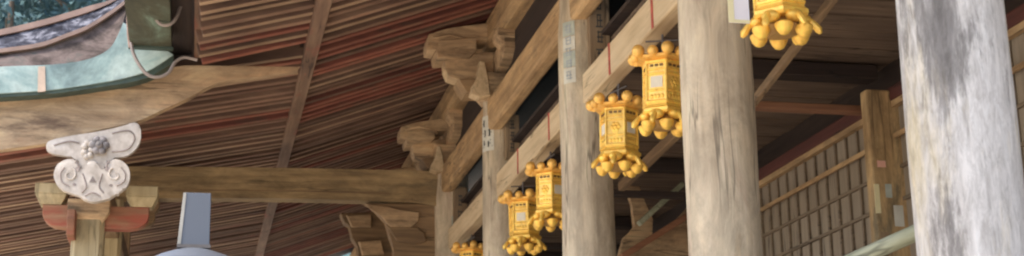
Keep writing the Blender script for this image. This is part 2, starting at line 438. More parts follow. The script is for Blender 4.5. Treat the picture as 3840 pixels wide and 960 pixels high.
B_FOOT = rel([(1720, 296), (1850, 298), (1836, 345), (1750, 345)], YB-.16)
B_NOSE = rel([(1800, 228), (1818, 230), (1822, 283), (1836, 318), (1840, 358), (1800, 366), (1766, 352), (1771, 321), (1791, 298)], YB-.24)
def bracket(y, tone='bracket_wood', sc=1.0, dz=0.0):
    b = BM(); masu(b, (WX, y, 5.28), .42, .42, .24)
    r_ = obj('bracket', b, tone, hall)
    def piece(name, sh, yo, d, mat=tone, bev=.005):
        b = BM(); prism(b, [(WX+q*(sc if q < -.1 else 1), y+yo, 5.3+dz+(s-5.3)*sc) for q, s in sh], (0, d, 0), bev); return obj(name, b, mat, r_)
    piece('bracket_slab', B_SLAB, -.14, .28); piece('bearing_block', B_BLOCK, -.17, .34); piece('bracket_arm', B_ARM, -.1, .2)
    if y > 11: piece('carved_foot', B_FOOT, -.16, .3, 'dim_x'); piece('beam_nose', B_NOSE, -.24, .14, 'nuki', .012)
    b = BM(); x0 = WX+B_SLAB[0][0]; zz = 5.3+dz+(B_SLAB[0][1]-5.3)*sc; x0 = WX+B_SLAB[0][0]*sc
    tube(b, [(x0+.05, y-.142, zz+.02), (x0+.2, y-.142, zz+.06), (x0+.34, y-.142, zz+.03), (x0+.4, y-.142, zz-.01)], .012, 6); obj('scroll_relief', b, tone, r_, True)
    b = BM(); arm2 = [(y-.62, 5.62), (y-.5, 5.54), (y-.35, 5.52), (y+.35, 5.52), (y+.5, 5.54), (y+.62, 5.62), (y+.62, 5.72), (y-.62, 5.72)]
    prism(b, [(WX-.075, q, s) for q, s in arm2], (.15, 0, 0), .008); obj('bracket_arm', b, tone, r_)
    for q in (-.5, .5):
        b = BM(); masu(b, (WX, y+q, 5.66), .26, .26, .15); obj('bearing_block', b, tone, r_)
    return r_
for i, y in enumerate(PY[2:6]): bracket(y, 'bracket_wood', .84 if i > 1 else 1, -.07 if i > 1 else 0)
# corner bracket under the rainbow beam end, by the fifth pillar
# ---------------------------------------------------------------- roof: rafters in two tiers
KX, KZ, WZ = .85, 5.5, 6.16
EX = -.1                                              # eave edge of the hall
YV = 12.1                                             # plane of the porch's verge
def kz(x): return KZ-.19*(KX-x)
Y0, Y1, ST = 7.6, 24.6, .18
ys = [Y0+ST*k for k in range(int((Y1-Y0)/ST))]
def pick(k, red):
    t = .5+.5*math.sin(k*.55)+R.uniform(-.5, .5)
    if t > 1-red: return 'rafter_red'
    return R.choice(['rafter_brown', 'rafter_brown', 'rafter_tan', 'rafter_brown'])
for k, y in enumerate(ys):
    b = BM(); dz = R.uniform(-.008, .008); dy = R.uniform(-.014, .014)
    bar(b, (WX+.25, y+dy, WZ+.145+dz), (KX-.05, y+dy+R.uniform(-.012, .012), KZ+.05+dz), .078, .13, .008)
    red = .6 if 10 < y < 14.6 else .22
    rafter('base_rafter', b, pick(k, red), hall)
b = BM(); bar(b, (KX, 2.6, KZ+.05), (KX-.03, 26, KZ+.05), .12, .13, .01); obj('eave_purlin', b, 'kioi_wood', hall)
for k, y in enumerate(ys):
    if y > YV-.1: break
    b = BM(); dz = R.uniform(-.008, .008)
    bar(b, (KX+.1, y, KZ+.16+dz), (EX+R.uniform(-.02, .02), y+R.uniform(-.012, .012), KZ-.2*(KX-EX)+.06+dz), .075, .12, .008)
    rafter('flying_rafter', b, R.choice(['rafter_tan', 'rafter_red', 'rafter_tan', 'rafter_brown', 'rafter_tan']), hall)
# the part of the eaves overhead, out of sight
b = BM(); y = Y0-ST
while y > 2.7:
    bar(b, (WX+.25, y, WZ+.145), (KX-.05, y, KZ+.05), .085, .1); bar(b, (KX+.1, y, KZ+.16), (EX, y, KZ-.2*(KX-EX)+.06), .075, .085); y -= ST
o = obj('rafters', b, 'rafter_brown', hall); o['kind'] = 'stuff'
# boards over the rafters
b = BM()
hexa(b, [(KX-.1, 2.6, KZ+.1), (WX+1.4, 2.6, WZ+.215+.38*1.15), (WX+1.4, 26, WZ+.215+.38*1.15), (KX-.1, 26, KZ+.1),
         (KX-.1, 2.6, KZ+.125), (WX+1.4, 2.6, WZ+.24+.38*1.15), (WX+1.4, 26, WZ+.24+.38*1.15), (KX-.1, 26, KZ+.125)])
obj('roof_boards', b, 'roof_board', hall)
b = BM()
e1 = KZ-.2*(KX-EX)
hexa(b, [(EX-.06, 2.6, e1+.1), (KX+.1, 2.6, KZ+.21), (KX+.1, YV+.02, KZ+.21), (EX-.06, YV+.02, e1+.1),
         (EX-.06, 2.6, e1+.15), (KX+.1, 2.6, KZ+.26), (KX+.1, YV+.02, KZ+.26), (EX-.06, YV+.02, e1+.15)])
obj('eave_boards', b, 'roof_board', hall)
b = BM(); bar(b, (EX-.01, 2.6, e1+.135), (EX-.01, YV+.0, e1+.135), .08, .06); obj('eave_fascia', b, 'kioi_wood', hall)
# roof covering with its thick layered edge
b = BM()
prism(b, [(EX-.34, 2.6, e1+.2), (EX+.02, 2.6, e1+.17), (KX, 2.6, KZ+.29), (WX+1.4, 2.6, WZ+.95), (6.2, 2.6, 8.3), (6.2, 2.6, 8.55), (WX+1, 2.6, WZ+1.25), (KX, 2.6, KZ+.62), (EX-.34, 2.6, e1+.46)], (0, 23.5, 0))
obj('roof_covering', b, 'dark_y', hall)
b = BM(); prism(b, [(6.2, 2.6, 8.3), (11.5, 2.6, 5.9), (11.5, 2.6, 6.2), (6.2, 2.6, 8.55)], (0, 23.5, 0)); obj('rear_roof', b, 'roof_slate', hall)

# interior
IX = 4.86
yi = PY[2]-.0
b = BM(); x = WX+.1
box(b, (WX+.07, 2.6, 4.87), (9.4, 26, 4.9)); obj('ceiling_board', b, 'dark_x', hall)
b = BM(); y = 2.7
while y < 22:
    w = R.uniform(.13, .21); dz = R.uniform(0, .02)
    box(b, (WX+.14, y, 4.82+dz), (IX+.2, y+w-.012, 4.862)); y += w
obj('ceiling_planks', b, 'ceiling_plank', hall)
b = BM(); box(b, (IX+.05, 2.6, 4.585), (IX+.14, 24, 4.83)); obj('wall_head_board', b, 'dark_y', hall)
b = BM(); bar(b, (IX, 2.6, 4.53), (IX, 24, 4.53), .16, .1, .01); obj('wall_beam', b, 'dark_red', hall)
b = BM(); box(b, (IX-.02, 2.6, 1.1), (IX+.08, 24, 4.47)); lw = obj('lattice_wall', b, 'lattice_panel', hall)
b = BM(); y = 3.0
while y < 23:
    box(b, (IX-.04, y, 1.3), (IX-.021, y+.024, 4.47)); y += .2
z = 1.4
k = 0
while z < 4.45:
    box(b, (IX-.046, 2.7, z), (IX-.0215, 23.5, z+.024)); z += .235; k += 1
obj('lattice_bars', b, 'lattice_bar', lw)
b = BM(); box(b, (IX-.075, 2.7, 4.20), (IX-.057, 23.5, 4.235)); box(b, (IX-.075, 2.7, 4.43), (IX-.03, 23.5, 4.475)); obj('lattice_rail', b, 'beam_y', lw)
inner = []
for y in (PY[0]-.1, PY[1]-.1, PY[2]+.0, PY[3], PY[4]):
    if y == PY[2]: y = hit(3272, 650, 0, IX-.26).y+.15; fyp = y-.15
    b = BM(); box(b, (IX-.26, y-.15, 1.1), (IX+.04, y-.04, 4.56), .015)
    inner.append(obj('inner_pillar', b, 'inner_pillar', hall))
# notices on the inner pillar that shows between the first two pillars
ip = inner[2]; fy = fyp
def note(px0, py0, px1, py1, mat, name='paper_slip', e=.004):
    x0, z1 = aty(px0, py0, fy); x1, z0 = aty(px1, py1, fy)
    b = BM(); box(b, (x0, fy-e, z0), (x1, fy-.001, z1)); obj(name, b, mat, ip)
note(3288, 602, 3322, 628, 'pink_tag')
note(3276, 690, 3304, 800, 'paper_cream'); note(3318, 690, 3346, 742, 'paper_green'); note(3350, 770, 3392, 850, 'paper'); note(3300, 870, 3340, 955, 'plaque_wood')
# cross beams from veranda pillars to the wall
for i, y in enumerate(PY):
    z = 4.49
    b = BM(); bar(b, (WX+.1, y+.05, z), (IX-.1, y+.05, z), .1, .055, .01); obj('cross_beam', b, 'red_brown' if i == 2 else 'dark_x', hall)
    b = BM(); bar(b, (WX+.1, y+.02, 4.76), (IX-.05, y+.02, 4.76), .16, .11, .01); obj('cross_beam', b, 'dark_x', hall)
# sloping brace under the ceiling, seen between pillar and lantern
a_ = hit(2760, 470, 0, 3.35); c_ = hit(3150, -40, 0, 3.35)
b = BM(); bar(b, a_, c_, .04, .055, .008); obj('brace', b, 'dim_y', hall)
a_ = hit(2330, 700, 0, 3.5); c_ = hit(2600, 440, 0, 3.5)
b = BM(); bar(b, a_, c_, .06, .08, .01); obj('brace', b, 'dim_y', hall)
# carved frog-leg strut and brace deeper in the veranda
yy = 13.3
fr = [(2345, 690), (2400, 700), (2420, 760), (2450, 820), (2440, 900), (2500, 860), (2560, 800), (2600, 760), (2600, 700), (2650, 660), (2650, 990), (2310, 990), (2340, 890), (2385, 850), (2372, 770)]
b = BM(); prism(b, [(aty(p[0], p[1], yy)[0], yy, aty(p[0], p[1], yy)[1]) for p in fr], (0, .08, 0), .012); obj('carved_strut', b, 'bracket_wood', hall)
b = BM(); q0 = aty(2395, 840, yy-.25); q1 = aty(2560, 690, yy-.25)
bar(b, (q0[0], yy-.25, q0[1]), (q1[0], yy-.25, q1[1]), .05, .085, .008, (0, 1, 0)); obj('brace', b, 'rail_wood', hall)
b = BM(); q0 = aty(2330, 965, yy-.15); q1 = aty(2680, 745, yy-.15)
bar(b, (q0[0], yy-.15, q0[1]), (q1[0], yy-.15, q1[1]), .06, .12, .008, (0, 1, 0)); obj('brace', b, 'red_brown', hall)
# closed sides of the hall
b = BM(); box(b, (9.2, 2.6, 1.1), (9.4, 26, 6.5)); obj('rear_wall', b, 'plaster', hall)
b = BM(); box(b, (WX, 25.9, 1.1), (9.4, 26, 6.3)); obj('end_wall', b, 'dark_z', hall)
b = BM(); box(b, (IX-.1, 2.6, 1.1), (9.4, 2.7, 6.5)); obj('end_wall', b, 'plaster', hall)
# veranda handrail
a_ = hit(3180, 985, 0, WX+.28); c_ = hit(3470, 858, 0, WX+.28)
zr = (a_.z+c_.z)/2
b = BM(); tube(b, [a_-(c_-a_)*2.2, a_, c_, c_+(c_-a_)*.25], .036, 14); obj('handrail', b, 'rail_wood', hall, True, label='greenish grey sloping handrail')

# ------------------------------------------------------------------ the porch
porch = thing('entrance_porch', 'porch roof with curved timber bargeboard and mint green copper edge, carried on bracketed posts', 'porch', (-.95, 12.6, 0))
PX, PYA, PYB = -.95, 12.6, PY[4]
b = BM(); box(b, (-2.6, 12.0, 0), (2.02, 25, .35), .02); obj('stone_base', b, 'stone', porch)
b = BM(); box(b, (-2.3, 12.9, .351), (2.0, 25, .9), .01); obj('bounce_block_deck', b, 'dark_x', porch)  # unseen deck added to cut ground bounce onto the porch rafters
def post(y, top):
    b = BM(); c = .13; k = .035
    pts = [(-c+k, -c), (c-k, -c), (c, -c+k), (c, c-k), (c-k, c), (-c+k, c), (-c, c-k), (-c, -c+k)]
    prism(b, [(PX+p, y+q, .35) for p, q in pts], (0, 0, top-.35), .006)
    return obj('porch_post', b, 'porch_post', porch)
pa = post(PYA, 4.22); pb = post(PYB, 4.83)
# bracket set on the near post: capital block, red arms, bearing blocks
def X(px, py=730, y=PYA-.1): return aty(px, py, y)[0]
def Z(py, px=330, y=PYA-.1): return aty(px, py, y)[1]
b = BM(); masu(b, (PX, PYA, Z(838)), .34, .34, Z(752)-Z(838)); cap = obj('capital_block', b, 'bracket_wood', porch)
b = BM(); arm_x(b, X(162), X(562), PYA, Z(852), Z(768)-Z(852), .14); obj('bracket_arm', b, 'bracket_red', cap)
b = BM(); za = Z(905); hh = Z(800)-za
prism(b, [(PX-.155, PYA-.3+q, za+.02+s) for q, s in ((.02, .0), (.1, -.02), (.6, -.02), (.6, hh-.03), (.0, hh-.03), (-.03, hh*.5))], (.065, 0, 0), .01); obj('bracket_arm', b, 'bracket_red', cap)
for px0, px1 in ((130, 252), (473, 592)):
    b = BM(); zb = Z(768); w = X(px1)-X(px0)
    masu(b, ((X(px0)+X(px1))/2, PYA, zb), w, .24, Z(692)-zb); obj('bearing_block', b, 'porch_post', cap)
b = BM(); masu(b, (PX, PYA, Z(752)), .26, .26, .1); obj('bearing_block', b, 'bracket_red', cap)
b = BM(); arm_x(b, PX-.45, PX+.45, PYB, 4.55, .16, .14); masu(b, (PX+.38, PYB, 4.71), .22, .22, .12); obj('capital_block', b, 'dim_x', porch)
zp = 4.42
b = BM(); box(b, (PX-.11, YV+.11, zp), (PX+.11, 24, zp+.22), .02); obj('porch_purlin', b, 'dim_y', porch)
for yq in (12.6, 14.0, 15.3, 18, 21):
    b = BM(); box(b, (PX-.08, yq-.1, zp+.22), (PX+.08, yq+.1, kz(PX)+.02)); obj('strut', b, 'dim_z', porch)
# rainbow beam back to the hall pillar
b = BM(); N = 28; top = []; bot = []
for k in range(N+1):
    t = k/N; x = PX-.0+(WX-.05-PX)*t
    zt = 5.175+.07*t; zb = 4.835+.055*t
    zb += .03*math.sin(math.pi*t)
    e = min(t, 1-t)
    if e < .13: zb -= .05*(1-e/.13)**1.5
    top.append((x, PYB-.1, zt+.012*math.sin(math.pi*t))); bot.append((x, PYB-.1, zb))
prism(b, top+bot[::-1], (0, .2, 0), .02); rb = obj('rainbow_beam', b, 'rainbow_wood', porch)
b = BM()
strip(b, [(p[0], PYB-.104, p[2]+.075) for p in bot[5:-5]], [(p[0], PYB-.104, p[2]+.09) for p in bot[5:-5]]); obj('carved_groove', b, 'dim_x', rb)
# bracket (carved corbel) under the beam's inner end
def corb(px_pts, y, d, nm, mat, par=porch):
    b = BM(); prism(b, [(aty(p[0], p[1], y)[0], y, aty(p[0], p[1], y)[1]) for p in px_pts], (0, d, 0), .012); return obj(nm, b, mat, par)
co = corb([(1370, 762), (1400, 775), (1420, 800), (1450, 830), (1460, 880), (1480, 930), (1475, 1000), (1640, 1000), (1640, 764)], PYB-.07, .14, 'corbel', 'dim_x')
corb([(1372, 764), (1395, 790), (1430, 800), (1450, 835), (1480, 862), (1540, 855), (1570, 830), (1572, 796), (1500, 792), (1460, 775)], PYB-.115, .04, 'carved_leaf', 'bracket_wood', co)
corb([(1455, 850), (1560, 850), (1590, 870), (1600, 905), (1560, 915), (1490, 905)], PYB-.12, .045, 'carved_leaf', 'dim_x', co)
cb = corb([(1277, 799), (1402, 795), (1440, 790), (1700, 800), (1700, 1000), (1350, 1000), (1345, 924), (1321, 892), (1313, 843), (1293, 835)], 17.2, .2, 'corbel', 'dim_x', hall)
corb([(1300, 806), (1394, 802), (1392, 850), (1320, 850)], 17.12, .07, 'carved_leaf', 'bracket_wood', cb)
corb([(1345, 905), (1430, 900), (1440, 950), (1360, 955)], 17.1, .09, 'carved_leaf', 'bracket_wood', cb)
# the second pair of arms further left, on the next pillar, reads through the gap
# porch rafters
PE = -3.1
for k, y in enumerate(ys):
    if y <= YV+.05: continue
    b = BM(); dz = R.uniform(-.01, .01)
    bar(b, (KX+.1, y, kz(KX+.1)+.115+dz), (PE, y+R.uniform(-.03, .03), kz(PE)+.05+dz), .078, .13, .008)
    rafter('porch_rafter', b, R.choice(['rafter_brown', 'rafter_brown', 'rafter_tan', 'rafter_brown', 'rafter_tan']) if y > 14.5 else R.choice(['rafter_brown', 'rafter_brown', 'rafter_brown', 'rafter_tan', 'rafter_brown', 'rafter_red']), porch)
b = BM()
hexa(b, [(PE-.1, YV+.1, kz(PE)+.09), (KX+.1, YV+.1, kz(KX)+.17), (KX+.1, 25, kz(KX)+.17), (PE-.1, 25, kz(PE)+.09),
         (PE-.1, YV+.1, kz(PE)+.13), (KX+.1, YV+.1, kz(KX)+.21), (KX+.1, 25, kz(KX)+.21), (PE-.1, 25, kz(PE)+.13)])
obj('roof_boards', b, 'roof_board', porch)

# verge: bargeboard, copper edge, mouldings, roof
def C3(pts, y, n=48): return [Vector((aty(px, py, y)[0], y, aty(px, py, y)[1])) for px, py in curve(pts, n)]
LOW = [(-720, 640), (-420, 610), (-200, 590), (0, 562), (200, 532), (350, 492), (440, 473), (529, 449), (600, 416), (700, 370), (780, 326), (842, 304), (998, 281), (1118, 262)]
UPW = [(-720, 395), (-420, 380), (-200, 368), (0, 352), (200, 338), (350, 315), (440, 301), (529, 282), (600, 262), (690, 246), (780, 246), (842, 247), (998, 249), (1118, 251)]
b = BM(); band(b, C3(LOW, YV), C3(UPW, YV), (0, .1, 0)); bb = obj('bargeboard', b, 'bargeboard', porch)
CB = [(-720, 385), (-420, 372), (-200, 362), (0, 350), (200, 336), (400, 306), (500, 284), (570, 258), (650, 205)]
CT = [(-720, 310), (-420, 285), (-200, 268), (0, 250), (200, 242), (330, 222), (410, 182), (447, 120), (462, 84)]
yc = YV-.16
b = BM(); band(b, C3(CB, yc), C3(CT, yc), (0, .3, 0)); cp = obj('copper_edge', b, 'copper_green', porch, True)
CB2 = [(p[0], p[1]+14+max(0, (p[0]-350))*.05) for p in CB]
b = BM(); band(b, C3(CB2, yc+.02), C3([(p[0], p[1]-1) for p in CB], yc+.02), (0, .3, 0)); obj('copper_drip', b, 'copper_dark', porch, True)
for pxs in ((143, 171),):
    A = [(pxs[0], 250), (pxs[0]-2, 345)]; Bq = [(pxs[1]-2, 248), (pxs[1], 342)]
    b = BM(); prism(b, [Vector((aty(*q, yc-.012)[0], yc-.012, aty(*q, yc-.012)[1])) for q in (A[0], A[1], Bq[1], Bq[0])], (0, .011, 0)); obj('seam_strap', b, 'seam_tan', cp)
PT = [(-720, 262), (-420, 235), (-200, 222), (0, 197), (150, 175), (250, 140), (330, 108), (410, 58), (455, 25), (480, 5)]
b = BM(); band(b, C3([(p[0], p[1]+3) for p in CT], yc+.03), C3(PT, yc+.16), (0, .3, 0)); obj('weathered_copper_band', b, 'copper_purple', porch, True)
PM = [(p[0], p[1]-15) for p in PT]
b = BM(); band(b, C3(PT, yc+.1), C3(PM, yc+.1), (0, .25, 0)); obj('roof_molding', b, 'molding', porch, True)
DT = [(-720, 225), (-420, 190), (-200, 165), (0, 132), (150, 98), (250, 70), (330, 45), (400, 18), (450, -8), (490, -30)]
b = BM(); band(b, C3([(p[0], p[1]+2) for p in PM], yc+.2), C3(DT, yc+.34), (0, .5, 0)); obj('slate_ridge', b, 'roof_slate', porch, True)
DM = [(p[0], p[1]-(22 if p[0] < 350 else 14)) for p in DT]
b = BM(); band(b, C3(DT, yc+.3), C3(DM, yc+.3), (0, .3, 0)); obj('roof_molding', b, 'molding', porch, True)
b = BM(); A = C3(DM, yc+.5); band(b, [p+Vector((0, 0, -.16)) for p in A], [p+Vector((0, 0, -.02)) for p in A], (0, 12.6, 0)); obj('porch_roof', b, 'roof_slate', porch, True)
# white carved pendant under the bargeboard
yg = YV-.07
def G(u, v): return (u/1.239, 440+v/1.239)
def poly3(pts, y): return [Vector((aty(*p, y)[0], y, aty(*p, y)[1])) for p in pts]
def smooth_closed(pts, n=5):
    out = []; k = len(pts)
    for i in range(k):
        p0, p1, p2, p3 = pts[i-1], pts[i], pts[(i+1) % k], pts[(i+2) % k]
        for j in range(n):
            f = j/n
            out.append(tuple(.5*(2*p1[a]+(p2[a]-p0[a])*f+(2*p0[a]-5*p1[a]+4*p2[a]-p3[a])*f*f+(3*p1[a]-p0[a]-3*p2[a]+p3[a])*f**3) for a in (0, 1)))
    return out
wing = [G(*p) for p in [(214, 128), (235, 105), (330, 85), (430, 70), (520, 52), (585, 35), (622, 22), (648, 36), (655, 75), (650, 115), (628, 150), (590, 178), (550, 186), (515, 190), (490, 215), (478, 250), (385, 250), (372, 215), (350, 186), (310, 180), (260, 172), (222, 158)]]
body = [G(*p) for p in [(330, 192), (352, 205), (362, 230), (378, 252), (400, 236), (410, 205), (445, 205), (462, 232), (480, 252), (496, 235), (508, 205), (535, 192), (570, 205), (596, 232), (604, 270), (596, 308), (575, 335), (545, 350), (520, 372), (478, 384), (440, 392), (400, 386), (370, 366), (330, 352), (290, 335), (262, 308), (249, 270), (258, 232), (282, 205)]]
gp = None
b = BM(); prism(b, poly3(smooth_closed(wing, 4), yg), (0, .055, 0), .014); gp = obj('carved_pendant', b, 'ornament_white', porch, True, label='white carved pendant with scrolled lobes')
b = BM(); prism(b, poly3(smooth_closed(body, 4), yg-.03), (0, .08, 0), .016); obj('scroll_lobe', b, 'ornament_white', gp, True)
def spiral(cx, cy, r, s, turns=1.35, a0=0):
    pts = []
    for k in range(30):
        t = k/29; a = a0+s*t*turns*2*math.pi; rr = r*(1-.75*t)
        pts.append(G(cx+rr*math.cos(a), cy+rr*math.sin(a)))
    return poly3(pts, yg-.034)
for sp in (spiral(322, 266, 34, 1, .9, -1.2), spiral(536, 266, 34, -1, .9, math.pi+1.2)):
    b = BM(); tube(b, sp, [.009*(1-.5*k/29) for k in range(30)], 8); obj('scroll_relief', b, 'ornament_white', gp, True)
for q in ([(300, 232), (280, 262), (288, 300), (322, 318)], [(562, 232), (582, 262), (574, 300), (540, 318)], [(384, 262), (400, 320), (380, 350)], [(476, 262), (460, 320), (482, 350)], [(395, 366), (430, 350), (465, 366)], [(352, 200), (368, 228), (362, 248)], [(508, 200), (494, 228), (500, 248)]):
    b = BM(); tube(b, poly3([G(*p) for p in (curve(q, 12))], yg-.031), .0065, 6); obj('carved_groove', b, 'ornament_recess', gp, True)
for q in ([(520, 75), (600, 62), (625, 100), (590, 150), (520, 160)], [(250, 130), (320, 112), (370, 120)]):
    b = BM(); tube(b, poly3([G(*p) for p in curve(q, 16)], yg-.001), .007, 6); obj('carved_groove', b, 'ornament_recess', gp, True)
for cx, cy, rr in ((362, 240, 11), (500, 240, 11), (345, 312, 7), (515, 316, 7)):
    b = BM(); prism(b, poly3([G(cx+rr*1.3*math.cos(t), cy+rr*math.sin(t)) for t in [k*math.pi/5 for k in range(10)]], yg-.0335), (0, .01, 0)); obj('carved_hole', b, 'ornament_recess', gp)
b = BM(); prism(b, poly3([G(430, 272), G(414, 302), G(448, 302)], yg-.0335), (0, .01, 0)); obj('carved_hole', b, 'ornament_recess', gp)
c_ = poly3([G(462, 130)], yg-.02)[0]
b = BM()
for k in range(6):
    a = k*math.pi/3; ball(b, c_+Vector((.045*math.cos(a), 0, .045*math.sin(a))), .036, (1, .7, 1))
ball(b, c_+Vector((0, -.012, 0)), .034); obj('flower_boss', b, 'ornament_boss', gp, True)
b = BM(); c2 = poly3([G(408, 150)], yg-.01)[0]
for k in range(7):
    a = k*math.pi/3.5; ball(b, c2+Vector((.03*math.cos(a), 0, .06*math.sin(a))), .026, (1, .7, 1))
obj('leaf_relief', b, 'ornament_white', gp, True)

# copper gutter box along the eave with its hangers
gy = 11.75
gx0, gz = aty(492, 176, gy); gx1, _ = aty(640, 176, gy)
gut = thing('roof_gutter', 'green copper box gutter with curved hanger straps, beside the porch roof corner', 'gutter', ((gx0+gx1)/2, gy, gz))
b = BM()
box(b, (gx0, 6, gz), (gx1, gy, gz+.012)); box(b, (gx0-.008, 6, gz+.001), (gx0, gy, gz+.3)); box(b, (gx1, 6, gz+.001), (gx1+.008, gy, gz+.3)); box(b, (gx0, gy-.012, gz+.012), (gx1, gy-.001, gz+.3))
obj('trough', b, 'gutter_green', gut)
b = BM(); box(b, (gx0-.02, gy-.06, gz-.02), (gx1+.02, gy+.004, gz-.001)); obj('end_flange', b, 'copper_dark', gut)
b = BM(); tube(b, poly3([(472, -60), (474, 0), (477, 60), (480, 130), (486, 178)], gy-.1), .009, 8); obj('edge_bead', b, 'molding', gut, True)
def strap(pts, y, rad=.016): 
    b = BM(); tube(b, poly3(curve(pts, 24), y), rad, 8); obj('hanger_strap', b, 'steel_strap', gut, True)
strap([(572, -60), (573, 0), (580, 60), (605, 92), (640, 90), (665, 60), (680, 20), (720, -5), (780, -15)], hit(600, 96, 2, gz-.03).y-.03, .014)
strap([(490, 150), (500, 200), (530, 255), (562, 285), (600, 288), (635, 270), (655, 235), (690, 215), (740, 225)], gy-.12, .014)
b = BM(); x0, z0 = aty(640, 110, gy+.12); x1, z1 = aty(760, 110, gy+.12)
box(b, (x0, 6, z0), (x1, gy+.12, z0+.06)); obj('eave_soffit', b, 'dark_y', gut)

# ------------------------------------------------------------------ hanging gilt lanterns
def lantern_proto():
    t = thing('hanging_lantern', '', 'lantern', (0, 0, 0), 'gilt lanterns hung along the veranda beam')
    n = 6; ph = math.radians(14)
    def dirv(k, h=0.0): a = ph+math.pi/3*(k+h); return Vector((math.cos(a), math.sin(a), 0))
    # origin: under side of the lantern's base plate; z up
    b = BM(); lathe(b, (0, 0, 0), [(.128, .0), (.142, .012), (.142, .028), (.126, .042), (.122, .055), (.122, .06)], 6, ph); obj('base_plate', b, 'gold', t)
    b = BM(); lathe(b, (0, 0, 0), [(.119, .061), (.117, .315)], 6, ph); body = obj('body', b, 'gold_panel', t)
    b = BM()
    for k in range(6):
        d = dirv(k); tube(b, [d*.12+Vector((0, 0, .061)), d*.12+Vector((0, 0, .315))], .008, 6)
    for z in (.068, .135, .235, .262, .308):
        for k in range(6):
            tube(b, [dirv(k)*.12+Vector((0, 0, z)), dirv(k+1)*.12+Vector((0, 0, z))], .0062 if z not in (.068, .308) else .011, 6)
    obj('frame', b, 'gold', body, True)
    for k in range(6):
        c = dirv(k, .5)*.1035; s = dirv(k, 2).normalized()
        b = BM()
        fl = (Matrix.Rotation(ph+math.pi/3*(k+.5), 3, 'Z'))
        def boss(u, z, r_, q=.45):
            mt = Matrix.Translation(c+s*u+Vector((0, 0, z))) @ fl.to_4x4() @ Matrix.Diagonal((q, 1, 1, 1))
            bmesh.ops.create_uvsphere(b, u_segments=8, v_segments=6, radius=r_, matrix=mt)
        if k % 2: bar(b, c+Vector((0, 0, .095)), c+Vector((0, 0, .2)), .03, .004, 0, dirv(k, .5))
        for j in range(4): boss((j-1.5)*.022, .1, .0135)
        if k % 2:
            boss(0, .187, .014, .7)
            for j in range(6): boss(.022*math.cos(j*math.pi/3), .187+.022*math.sin(j*math.pi/3), .0125)
        obj('openwork', b, 'gold', body, True)
        for j in (-1, 0, 1):                           # slits in the top panel
            q = c+s*(j*.03)+Vector((0, 0, .285)); b = BM(); bar(b, q-s*.01, q+s*.01, .006, .014); obj('slit', b, 'gold_slit', body)
        if k % 2 == 0:
            b = BM(); bar(b, c+s*-.036+Vector((0, 0, .186)), c+s*.036+Vector((0, 0, .186)), .005, .066); obj('pane', b, 'lantern_pane', body)
    # low six-sided canopy with a curled fern-tip at each corner
    b = BM(); lathe(b, (0, 0, 0), [(.118, .316), (.165, .328), (.175, .34), (.13, .356), (.07, .372), (.035, .384)], 6, ph); roof = obj('roof', b, 'gold_dull', t)
    for k in range(6):
        d = dirv(k); b = BM()
        tube(b, [d*.12+Vector((0, 0, .345)), d*.165+Vector((0, 0, .34)), d*.19+Vector((0, 0, .35)), d*.195+Vector((0, 0, .37))], [.014, .018, .02, .016], 8)
        ball(b, d*.182+Vector((0, 0, .366)), .037); obj('roof_curl', b, 'gold_dull', roof, True)
        d = dirv(k, .5); b = BM(); ball(b, d*.158+Vector((0, 0, .358)), .032); obj('roof_curl', b, 'gold_dull', roof, True)
    b = BM(); tube(b, [(0, 0, .38), (0, 0, .5)], .007, 6); tube(b, [(0, -.1, .46), (0, .1, .46)], .006, 6); obj('hanger', b, 'iron', t, True)
    # rounded bowls under the base, then pointed cups on a narrower ring
    for k in range(6):
        d = dirv(k, .5); a = ph+math.pi/3*(k+.5)
        b = BM(); bmesh.ops.create_uvsphere(b, u_segments=14, v_segments=10, radius=1, matrix=Matrix.Translation(d*.106+Vector((0, 0, -.004))) @ Matrix.Rotation(a, 4, 'Z') @ Matrix.Diagonal((.036, .046, .03, 1)))
        obj('petal', b, 'gold', t, True)
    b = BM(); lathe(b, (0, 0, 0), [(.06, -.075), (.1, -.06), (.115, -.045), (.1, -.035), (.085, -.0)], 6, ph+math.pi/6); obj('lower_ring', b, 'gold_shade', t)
    for k in range(6):
        d = dirv(k); a = ph+math.pi/3*k
        b = BM(); lathe(b, d*.112, [(.008, -.104), (.022, -.097), (.034, -.08), (.041, -.062), (.043, -.05), (.034, -.042)], 14); obj('cup', b, 'gold', t, True)
        b = BM(); tube(b, [dirv(k, .5)*.125+Vector((0, 0, .005)), dirv(k, .5)*.15+Vector((0, 0, -.022)), dirv(k, .5)*.172+Vector((0, 0, -.052)), dirv(k, .5)*.18+Vector((0, 0, -.07))], [.012, .016, .019, .009], 8); obj('foot', b, 'gold', t, True)
    return t
def kids(o): return [c for c in bpy.data.objects if c.parent == o]
def copy_tree(o, parent=None):
    c = o.copy(); COL.objects.link(c)
    if parent: c.parent = parent
    for ch in kids(o): copy_tree(ch, c)
    return c
lan = lantern_proto()
